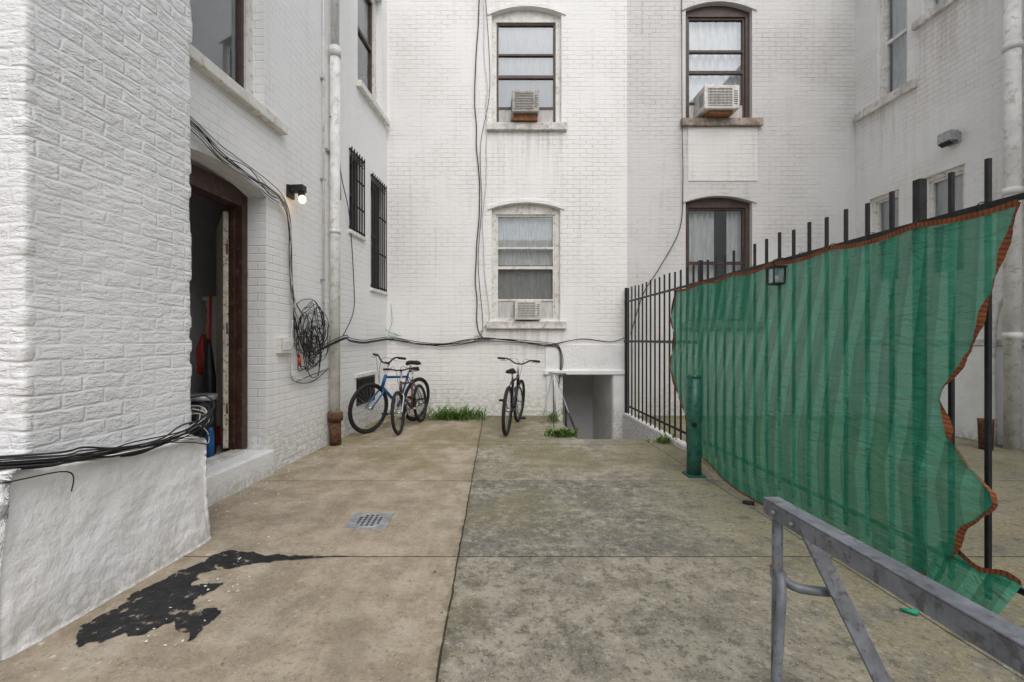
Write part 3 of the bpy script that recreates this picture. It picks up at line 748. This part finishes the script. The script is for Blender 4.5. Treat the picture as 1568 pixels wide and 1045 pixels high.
pa=[([FK(-1.62,.05,1.9),FK(-1.60,.05,1.6),FK(-1.66,.05,1.38),FK(-1.50,.06,1.36),FK(-1.58,.05,1.42)],.004,SCRAP),([FK(-1.75,.05,1.5),FK(-1.6,.06,1.40),FK(-1.45,.05,1.36)],.005,SCRAP)]
wires('green_cord',pa)
mb=MB(); mb.tube([FK(1.14,.10,.72),FK(1.16,.10,.0)],.018,PIPEW); mb.tube([FK(1.05,.12,.74),FK(1.34,.12,.72)],.014,GALV)
mb.tube([FK(1.10,.14,.70),FK(.86,.75,.02)],.008,GALV); mb.tube([FK(1.12,.16,.62),FK(1.0,1.0,.02)],.006,WIREB); mb.tube([FK(1.15,.2,.70),FK(1.30,.9,.02)],.007,GALV)
mb.finish('leaning_rods')

# ------------------------------------------------------------------ bicycles
def bicycle(name,rear,front,lean,steer,fm,fork=None,sc=1.,wr=.335,bar=.30,rise=.0,seat=.90):
    """rear/front = ground contact points of wheels"""
    r=Vector((*rear,0)); f=Vector((*front,0)); ang=math.atan2(f.y-r.y,f.x-r.x)
    M=Matrix.Translation(r)@Matrix.Rotation(ang,4,'Z')@Matrix.Rotation(lean,4,'X')@Matrix.Scale(sc,4)
    e=empty(name,r); fork=fork or fm
    wb=1.05; tr=.024
    def wheel(mb,c,ax=(0,1,0)):
        c=Vector(c); ax=Vector(ax); mb.torus(c,ax,wr-tr,tr,RUBBER,44,10); mb.torus(c,ax,wr-tr*2.1,.010,BIKEK,44,6)
        mb.tube([c-ax*.05,c+ax*.05],.022,CHROME,10)
        a=Vector((1,0,0)); b=Vector((0,0,1))
        for i in range(28):
            t=2*math.pi*i/28; t2=t+(.5 if i%2 else -.5); sd=.03*(1 if (i//2)%2 else -1)
            mb.tube([c+ax*sd+(a*math.cos(t2)+b*math.sin(t2))*.02,c+(a*math.cos(t)+b*math.sin(t))*(wr-tr*2.1)],.0014,CHROME,4,cap=False)
    mb=MB(); mb.M=M; wheel(mb,(0,0,wr)); mb.finish('rear_wheel',e)
    bb=(.43,0,.29); stp=(.28,0,.74); hb=Vector((.84,0,.60)); ht=Vector((.79,0,.76))
    mb=MB(); mb.M=M
    mb.tube([bb,stp],.016,fm,10); mb.tube([bb,hb],.021,fm,10); mb.tube([(.295,0,.70),ht-Vector((0,0,.03))],.017,fm,10); mb.tube([hb,ht],.022,fm,12)
    for y in (-1,1):
        mb.tube([(.43,y*.025,.29),(.2,y*.05,.31),(0,y*.065,wr)],.010,fm,8); mb.tube([(.29,y*.018,.70),(.1,y*.05,.5),(0,y*.065,wr)],.008,fm,8)
    mb.tube([stp,(.24,0,seat-.04)],.0125,CHROME,10)
    mb.finish('frame',e)
    mb=MB(); mb.M=M
    rows=[(.08,.075,.0),(.14,.08,.0),(.20,.055,.008),(.27,.03,.01),(.34,.022,.0)]
    prof=[(-1,-.02),(-.8,.012),(-.3,.03),(.3,.03),(.8,.012),(1,-.02),(.5,-.035),(-.5,-.035)]
    I=[[mb.vert((x,w*a,seat+h+b*.9)) for a,b in prof] for x,w,h in rows]
    for i in range(4):
        for q in range(8): mb.face([I[i][q],I[i][(q+1)%8],I[i+1][(q+1)%8],I[i+1][q]],RUBBER,None,True)
    mb.face(I[0],RUBBER); mb.face(I[-1][::-1],RUBBER); mb.finish('saddle',e)
    mb=MB(); mb.M=M
    mb.torus((.43,-.06,.29),(0,1,0),.085,.006,BIKEK,28,6); mb.torus((.43,-.06,.29),(0,1,0),.05,.005,CHROME,20,6)
    for t in range(5): mb.tube([(.43,-.06,.29),(.43+.085*math.cos(t*1.257),-.06,.29+.085*math.sin(t*1.257))],.006,CHROME,6)
    mb.torus((0,-.06,wr),(0,1,0),.04,.008,BIKEK,16,6)
    mb.tube([(.43,-.06,.375),(0,-.06,wr+.045)],.004,BIKEK,5); mb.tube([(.43,-.06,.205),(.06,-.06,wr-.09),(0,-.06,wr-.045)],.004,BIKEK,5)
    for sd,dx,dz in ((-1,.10,-.13),(1,-.10,.13)):
        c=(.43,sd*.075,.29); d=(.43+dx,sd*.09,.29+dz); mb.tube([c,d],.010,CHROME,8); mb.tube([(.43,0,.29),c],.012,CHROME,8)
        px,py,pz=d; mb.box(ident,px-.045,px+.045,min(py,py+sd*.09),max(py,py+sd*.09),pz-.012,pz+.012,RUBBER)
    mb.finish('drivetrain',e)
    ax=(ht-hb).normalized(); S=Matrix.Translation(hb)@Matrix.Rotation(steer,4,ax)@Matrix.Translation(-hb)
    fh=Vector((wb,0,wr)); MS=M@S
    mb=MB(); mb.M=MS; wheel(mb,fh); mb.finish('front_wheel',e)
    mb=MB(); mb.M=MS
    cr=hb-ax*.03
    for y in (-1,1): mb.tube([cr+Vector((0,y*.02,0)),cr+Vector((.02,y*.05,-.04)),fh+Vector((-.04,y*.055,.05)),fh+Vector((0,y*.06,0))],.012,fork,8,cr=3)
    mb.tube([hb-ax*.03,ht+ax*.17],.013,CHROME,8)
    top=ht+ax*.16; st_=top+Vector((.07,0,.02)); mb.tube([top,st_],.015,BIKEK,8)
    mb.tube([st_+Vector((-.06,-bar,.02+rise)),st_+Vector((-.01,-bar*.55,.02+rise)),st_+Vector((0,-.06,0)),st_+Vector((0,.06,0)),st_+Vector((-.01,bar*.55,.02+rise)),st_+Vector((-.06,bar,.02+rise))],.011,BIKEK,8,cr=4)
    for y in (-1,1):
        mb.tube([st_+Vector((-.035,y*bar*.68,.02+rise)),st_+Vector((-.062,y*bar*1.02,.02+rise))],.017,RUBBER,10)
        mb.tube([st_+Vector((-.01,y*bar*.55,.01+rise)),st_+Vector((.04,y*bar*.65,-.01+rise)),st_+Vector((.0,y*bar*.95,-.015+rise))],.005,CHROME,6)
        mb.tube([st_+Vector((.03,y*bar*.6,rise)),st_+Vector((.12,y*.05,.05)),hb+Vector((.06,0,.05))],.0028,WIREB,5,cr=5)
    mb.finish('fork_and_handlebar',e)
    return e
bicycle('bicycle',(.27,6.20),(.50,7.24),math.radians(3),math.radians(-4),BIKEK,bar=.32,seat=.86,rise=.04)
bicycle('bicycle',(-1.15,7.30),(-1.62,6.36),math.radians(-7),math.radians(-8),BLUE,bar=.30,rise=.06,sc=1.05)
bicycle('bicycle',(-1.02,7.20),(-1.20,6.20),math.radians(5),math.radians(6),BIKEO,fork=CHROME,bar=.27,sc=.93,wr=.32)

# ------------------------------------------------------------------ iron fence
fe=empty('iron_fence',(2.36,4.8,0)); mb=MB(); X=2.36
posts=(7.72,5.04,2.49)
ys=[]
y=2.15-.17
while y<7.7: ys.append(y); y+=.17
for y in ys:
    if min(abs(y-p) for p in posts)<.05: continue
    zb=.08 if (y<5.9) else .02
    t=.0095; h=2.15+U(-.012,.012)
    mb.box(ident,X-t,X+t,y-t,y+t,zb,h,BLACK)
for y in posts: 
    mb.box(ident,X-.021,X+.021,y-.021,y+.021,-.02,2.17,BLACK)
for z in (1.93,.19): mb.box(ident,X-.0085,X+.0085,1.9,7.79,z-.014,z+.014,BLACK)
mb.box(ident,X-.019,X-.010,5.06,7.79,1.25,1.285,BLACK)
mb.finish('pickets_and_rails',fe,bevel=.002)
mb=MB()
mb.box(ident,2.31,2.42,5.2,7.79,-.01,.06,STUC)
mb.finish('kerb',fe,bevel=.01)

# shade net
def lerp_tab(tab,v):
    for (a,x),(b,y_) in zip(tab,tab[1:]):
        if v<=b: 
            t=(v-a)/(b-a); return x+(y_-x)*t
    return tab[-1][1]
REDGE=[(0,2.00),(.10,2.05),(.2,2.10),(.34,2.16),(.40,2.20),(.46,2.28),(.50,2.30),(.55,2.26),(.60,2.24),(.66,2.15),(.71,2.04),(.74,2.03),(.82,2.16),(.90,2.21),(1,2.30)]
LEDGE=[(0,5.62),(.15,5.75),(.3,5.60),(.5,5.68),(.62,5.45),(.8,5.15),(1,4.95)]
def netP(u,v):
    dl=lerp_tab(LEDGE,v); dr=lerp_tab(REDGE,v)+.009*noise.noise(Vector((v*22,3,1)))+.006*noise.noise(Vector((v*60,1,1)))
    w=u**.9
    d=dl+(dr-dl)*w
    tie=abs(math.sin(d*math.pi/.62))
    zt=1.92-.028*tie-(.07 if d>5.2 else 0)*(d-5.2)
    zb=.05+.03*math.sin(d*3)+.06*max(0,2.7-d)
    z=zt+(zb-zt)*v
    bul=.27*math.sin(min(1,v*1.05)*math.pi*.62)**1.5*math.sin(min(1,max(0,(u+.05)/1.1))*math.pi)**.6
    x=2.335-bul*.85
    nz=noise.noise(Vector((d*1.3+z*.8,z*1.1,3)))*.020+noise.noise(Vector((d*5+z*4,z*3-d,8)))*.004
    fold=.005*math.sin(d*math.pi/.62*2+z*5)*(1-v)
    sw=.006*math.sin(z*15+d*5)*max(0,min(1,(v-.45)*2))*max(0,min(1,(d-2.4)/1.5))
    x-= (nz+fold+sw)*min(1,v*4)
    return Vector((min(x,2.338),d,z))
sn=empty('green_shade_net',(2.3,3.8,0))
mb=MB(); mb.grid(netP,170,70,CLOTH,lambda u,v:(lambda p:(p.y,p.z))(netP(u,v))); mb.finish('net',sn)
def flap(u,v):
    d=2.32-.36*u; z=.26-.02*u+(-.25-.0*u)*v; x=2.30-.10*v-.04*math.sin(u*7)*v-.12*u*v
    return Vector((x,d,max(.012,z+.02*math.sin(u*9+v*3))))
mb=MB(); mb.grid(flap,20,12,CLOTH,lambda u,v:(flap(u,v).y,flap(u,v).z)); mb.finish('torn_flap',sn)
def ribbon(mb,pts,wv,m,off=Vector((-.006,0,0))):
    L=0
    for i in range(len(pts)-1):
        a,b=pts[i],pts[i+1]; l=(b-a).length; w0=wv(i);w1=wv(i+1)
        mb.quad(a+off-w0*.5,b+off-w1*.5,b+off+w1*.5,a+off+w0*.5,m,[(L,0),(L+l,0),(L+l,.04),(L,.04)]); L+=l
mb=MB()
pts=[netP(i/160,0) for i in range(161)]; ribbon(mb,pts,lambda i:Vector((.004*math.sin(i*.7),0,.028)),HEM)
pts=[netP(1,i/120) for i in range(121)]; ribbon(mb,pts,lambda i:Vector((.018*math.sin(i*.35),.028*(.65+.35*math.sin(i*.21)),.006)),HEM)
pts=[netP(0,i/80) for i in range(81)]; ribbon(mb,pts,lambda i:Vector((.03*math.sin(i*.3)+.02,.03,0)),HEM)
pts=[netP(i/120,1) for i in range(121)]; ribbon(mb,pts,lambda i:Vector((.004*math.sin(i*.7),0,.014)),HEM)
pts=[flap(i/20,0) for i in range(21)]; ribbon(mb,pts,lambda i:Vector((0,0,.03)),HEM)
pts=[flap(i/20,1)+Vector((0,0,.02)) for i in range(21)]; ribbon(mb,pts,lambda i:Vector((0,0,.03)),HEM)
mb.finish('hem',sn)
# cable ties holding the net to the top rail
mb=MB()
y=2.17
while y<5.6:
    mb.torus((2.352,y,1.925),(0,1,.15),.026,.0025,BLACK,14,5); y+=.31
mb.finish('cable_ties',sn)

# lantern on fence
la=empty('solar_lantern',(2.26,3.60,1.70)); mb=MB()
cx,cy=2.28,3.60
FL=Fr((cx,cy),(1,0),(0,1))
mb.box(FL,-.055,.055,-.055,.055,1.86,1.875,BLACK); mb.box(FL,-.05,.05,-.05,.05,1.73,1.742,BLACK)
for a in (-1,1):
    for b in (-1,1): mb.box(FL,a*.044-.005,a*.044+.005,b*.044-.005,b*.044+.005,1.742,1.86,BLACK)
mb.tube([(cx,cy,1.875),(cx-.02,cy,1.91),(cx+.03,cy,1.94),(cx+.07,cy,1.935)],.005,BLACK,6,cr=4); mb.finish('cage',la)
mb=MB(); mb.box(FL,-.038,.038,-.038,.038,1.745,1.855,GLASS); mb.tube([(cx,cy,1.742),(cx,cy,1.80)],.018,CURT,10); mb.finish('lens',la)

# green bollard
bo=empty('green_bollard',(1.98,4.36,0)); mb=MB()
mb.tube([(1.98,4.36,-.02),(1.98,4.36,.30),(1.98,4.36,.60),(1.98,4.36,.93)],.066,BOLL,20)
mb.tube([(1.98,4.36,.93),(1.98,4.36,.965)],.058,BOLL,20)
mb.box(ident,1.90,2.06,4.28,4.44,0,.02,BOLL); mb.finish('post',bo)
mb=MB(); mb.box(ident,1.90,1.93,4.28,4.30,.86,.96,BOLL); mb.tube([(1.95,4.31,.5),(1.95,4.27,.5)],.02,BLACK); mb.finish('bracket',bo)

# ------------------------------------------------------------------ steel trestle in the foreground
tr=empty('steel_trestle',(.98,1.1,0)); mb=MB()
H=.755; x0=.985
mb.box(ident,x0-.028,x0+.028,.25,1.585,H-.006,H,GREYP); mb.box(ident,x0-.028,x0-.022,.25,1.58,H-.055,H-.0065,GREYP)
mb.finish('beam',tr,bevel=.002)
mb=MB()
yl=1.555
mb.tube([(x0+.005,yl,H-.008),(x0+.005,yl,.50),(x0+.0,yl,.02)],.0165,GREYP,12)
mb.tube([(x0+.005,yl-.012,.51),(x0-.02,yl-.06,.44),(x0-.075,yl-.10,.02)],.014,GREYP,12,cr=3)
mb.tube([(x0+.005,yl-.02,.50),(x0+.05,yl-.04,.475),(x0+.17,yl-.06,.47)],.015,GREYP,12,cr=4)
mb.tube([(x0-.01,yl-.005,.50),(x0+.02,yl-.005,.50)],.024,GREYP,12); 
mb.ball((x0-.035,yl-.04,H-.03),.008,GREYP); mb.ball((x0-.035,yl-.13,H-.032),.007,GREYP)
mb.finish('leg',tr)
mb=MB()
A=Vector((x0+.045,yl-.05,H-.03)); B=Vector((x0+.34,yl-.16,.02)); d=(B-A)
s1=Vector((0,.006,0)); w=Vector((.024,0,.008)); 
P8=[A-w-s1,A+w-s1,A+w+s1,A-w+s1,B-w-s1,B+w-s1,B+w+s1,B-w+s1]; I=[mb.vert(p) for p in P8]
for q in ((0,1,2,3),(4,7,6,5),(0,4,5,1),(1,5,6,2),(2,6,7,3),(3,7,4,0)): mb.face([I[t] for t in q],GREYP)
mb.finish('brace',tr,bevel=.002)
mb=MB(); mb.tube([(x0+.005,.4,H-.008),(x0,.4,.02)],.0165,GREYP,12); mb.tube([(x0,.42,H-.1),(x0+.34,.45,.02)],.015,GREYP,12); mb.finish('rear_leg',tr)

# ------------------------------------------------------------------ floor drain, tar, weeds, litter
dr=empty('floor_drain',(-.83,3.27,0)); mb=MB()
mb.box(ident,-.98,-.69,3.13,3.41,-.02,.006,GALV)
mb.finish('plate',dr,bevel=.002); mb=MB()
for i in range(5):
    for j in range(6):
        if (i in(0,4)) and (j in (0,5)): continue
        cx,cy=-.835-.072+.036*i,3.27-.085+.034*j
        mb.tube([(cx,cy,.0062),(cx,cy,.0078)],.0105,DARK,10)
mb.torus((-.835,3.27,.006),(0,0,1),.118,.004,GALV,32,6)
mb.finish('holes',dr)
tar=[(-1.761,1.957),(-1.817,2.068),(-1.79,2.22),(-1.79,2.364),(-1.69,2.6),(-1.663,2.676),(-1.574,2.826),(-1.359,2.765),(-1.1,2.742),(-.839,2.738),(-.84,2.73),(-.948,2.722),(-1.273,2.66),(-1.449,2.6),(-1.571,2.528),(-1.543,2.427),(-1.404,2.427),(-1.433,2.333),(-1.46,2.247),(-1.254,2.167),(-1.271,2.045),(-1.286,1.978),(-1.443,2.092),(-1.514,2.0),(-1.62,2.045),(-1.636,1.957)]
pts=crom([Vector((a,b,.004)) for a,b in tar],10,True)
for p in pts:
    q=Vector((p.x*14,p.y*14,0)); am=.035 if p.x<-1.15 else .006
    p.x+=am*noise.noise(q)+am*.6*noise.noise(q*2.7); p.y+=am*noise.noise(q+Vector((5,5,5)))+am*.6*noise.noise(q*2.7+Vector((9,1,0)))
mb=MB(); ids=[mb.vert(p) for p in pts]
for t in tessellate_polygon([pts]): mb.face([ids[a] for a in t],TAR)
mb.finish('tar_patch')

def weed(name,c,n,h,spread,w=.012):
    mb=MB(); c=Vector(c)
    for i in range(n):
        a=U(0,6.283); b=c+Vector((random.gauss(0,spread*.5),random.gauss(0,spread*.2),0)); L=h*U(.4,1.1); out=Vector((math.cos(a),math.sin(a),0)); k=U(.4,1.1)
        sd=Vector((-out.y,out.x,0)); prev=None; K=4
        for q in range(K+1):
            t=q/K; p=b+out*L*k*t*t+Vector((0,0,L*(t-.45*k*t*t))); ww=w*U(.9,1.1)*math.sin(math.pi*(.15+.83*t))
            cur=(mb.vert(p-sd*ww),mb.vert(p+sd*ww))
            if prev: mb.face([prev[0],prev[1],cur[1],cur[0]],LEAF)
            prev=cur
    return mb.finish(name)
weed('weed_plant',(-.50,7.45,0),210,.30,.46,.014)
weed('weed_plant',(1.02,6.12,0),80,.18,.18,.018)
weed('weed_plant',(1.05,7.2,0),26,.30,.12,.009)
weed('weed_plant',(.05,7.7,0),10,.06,.3,.008)
weed('weed_plant',(2.22,5.75,0),45,.15,.16,.011)
weed('weed_plant',(-1.2,7.7,0),14,.08,.3,.008)
mb=MB()
spots=[(U(-1.4,1.9),U(2,7)) for _ in range(12)]+[(-1.05,1.82),(-.45,4.05),(.4,6.3)]
for x,y in spots:
    a=U(0,6.28); r=U(.005,.011); c=Vector((x,y,.006)); N=7
    ids=[mb.vert(c+Vector((math.cos(a+q*6.283/N)*r*(1.5 if q in (0,) else U(.6,1)),math.sin(a+q*6.283/N)*r*U(.5,1),U(0,.006)))) for q in range(N)]
    mb.face(ids,LEAFR)
mb.finish('fallen_leaves')
mb=MB()
for _ in range(130):
    y=U(1.9,6.5); x=-2.12+.118*y+ (.33 if y<3 else -.42)+abs(random.gauss(0,.16))
    a=U(0,6); r=U(.003,.013); c=Vector((x,y,.004)); 
    ids=[mb.vert(c+Vector((math.cos(a+q*1.57)*r*U(.5,1),math.sin(a+q*1.57)*r*U(.5,1),U(0,.006)))) for q in range(4)]; mb.face(ids,CURT)
mb.finish('paint_chips')
mb=MB(); mb.tube([(2.03,3.62,.012),(2.10,3.58,.014)],.018,RUBBER,10); mb.finish('bottle_cap_debris')
mb=MB(); mb.tube([(1.98,2.19,.01),(2.02,2.15,.014),(2.05,2.17,.01)],[.006,.014,.005],SCRAP,8); mb.finish('green_scrap')
mb=MB(); mb.tube([(1.62,2.60,.008),(1.65,2.61,.010)],[.009,.007],RED,8); mb.finish('red_scrap')

# ------------------------------------------------------------------ light
sc=bpy.context.scene
w=bpy.data.worlds.new('World'); sc.world=w; w.use_nodes=True; nt=w.node_tree; nt.nodes.clear()
sky=nt.nodes.new('ShaderNodeTexSky'); sky.sky_type='NISHITA'; sky.sun_disc=False
el,az=math.radians(52),math.radians(168)
sky.sun_elevation=el; sky.sun_rotation=az; sky.air_density=1.; sky.dust_density=3.; sky.ozone_density=1.
hs_=nt.nodes.new('ShaderNodeHueSaturation'); hs_.inputs['Saturation'].default_value=.5
bg=nt.nodes.new('ShaderNodeBackground'); bg.inputs[1].default_value=.15; out=nt.nodes.new('ShaderNodeOutputWorld')
nt.links.new(sky.outputs[0],hs_.inputs['Color']); nt.links.new(hs_.outputs[0],bg.inputs[0]); nt.links.new(bg.outputs[0],out.inputs[0])
sl=bpy.data.lights.new('sun','SUN'); sl.energy=1.5; sl.angle=math.radians(75); sl.color=(1,.98,.955)
so=bpy.data.objects.new('sun',sl); sc.collection.objects.link(so)
dv=Vector((math.sin(az)*math.cos(el),math.cos(az)*math.cos(el),math.sin(el)))
so.rotation_euler=dv.to_track_quat('Z','Y').to_euler(); so.location=(0,0,15)

cam=bpy.data.cameras.new('camera'); co=bpy.data.objects.new('camera',cam); sc.collection.objects.link(co)
co.location=(0,0,1.3); co.rotation_euler=(math.radians(90),0,0)
cam.sensor_width=36; cam.lens=16.07; cam.shift_x=.025; cam.shift_y=-.0016; cam.clip_end=500; cam.clip_start=.05
sc.camera=co
sc.view_settings.view_transform='Standard'; sc.view_settings.look='None'; sc.view_settings.exposure=0
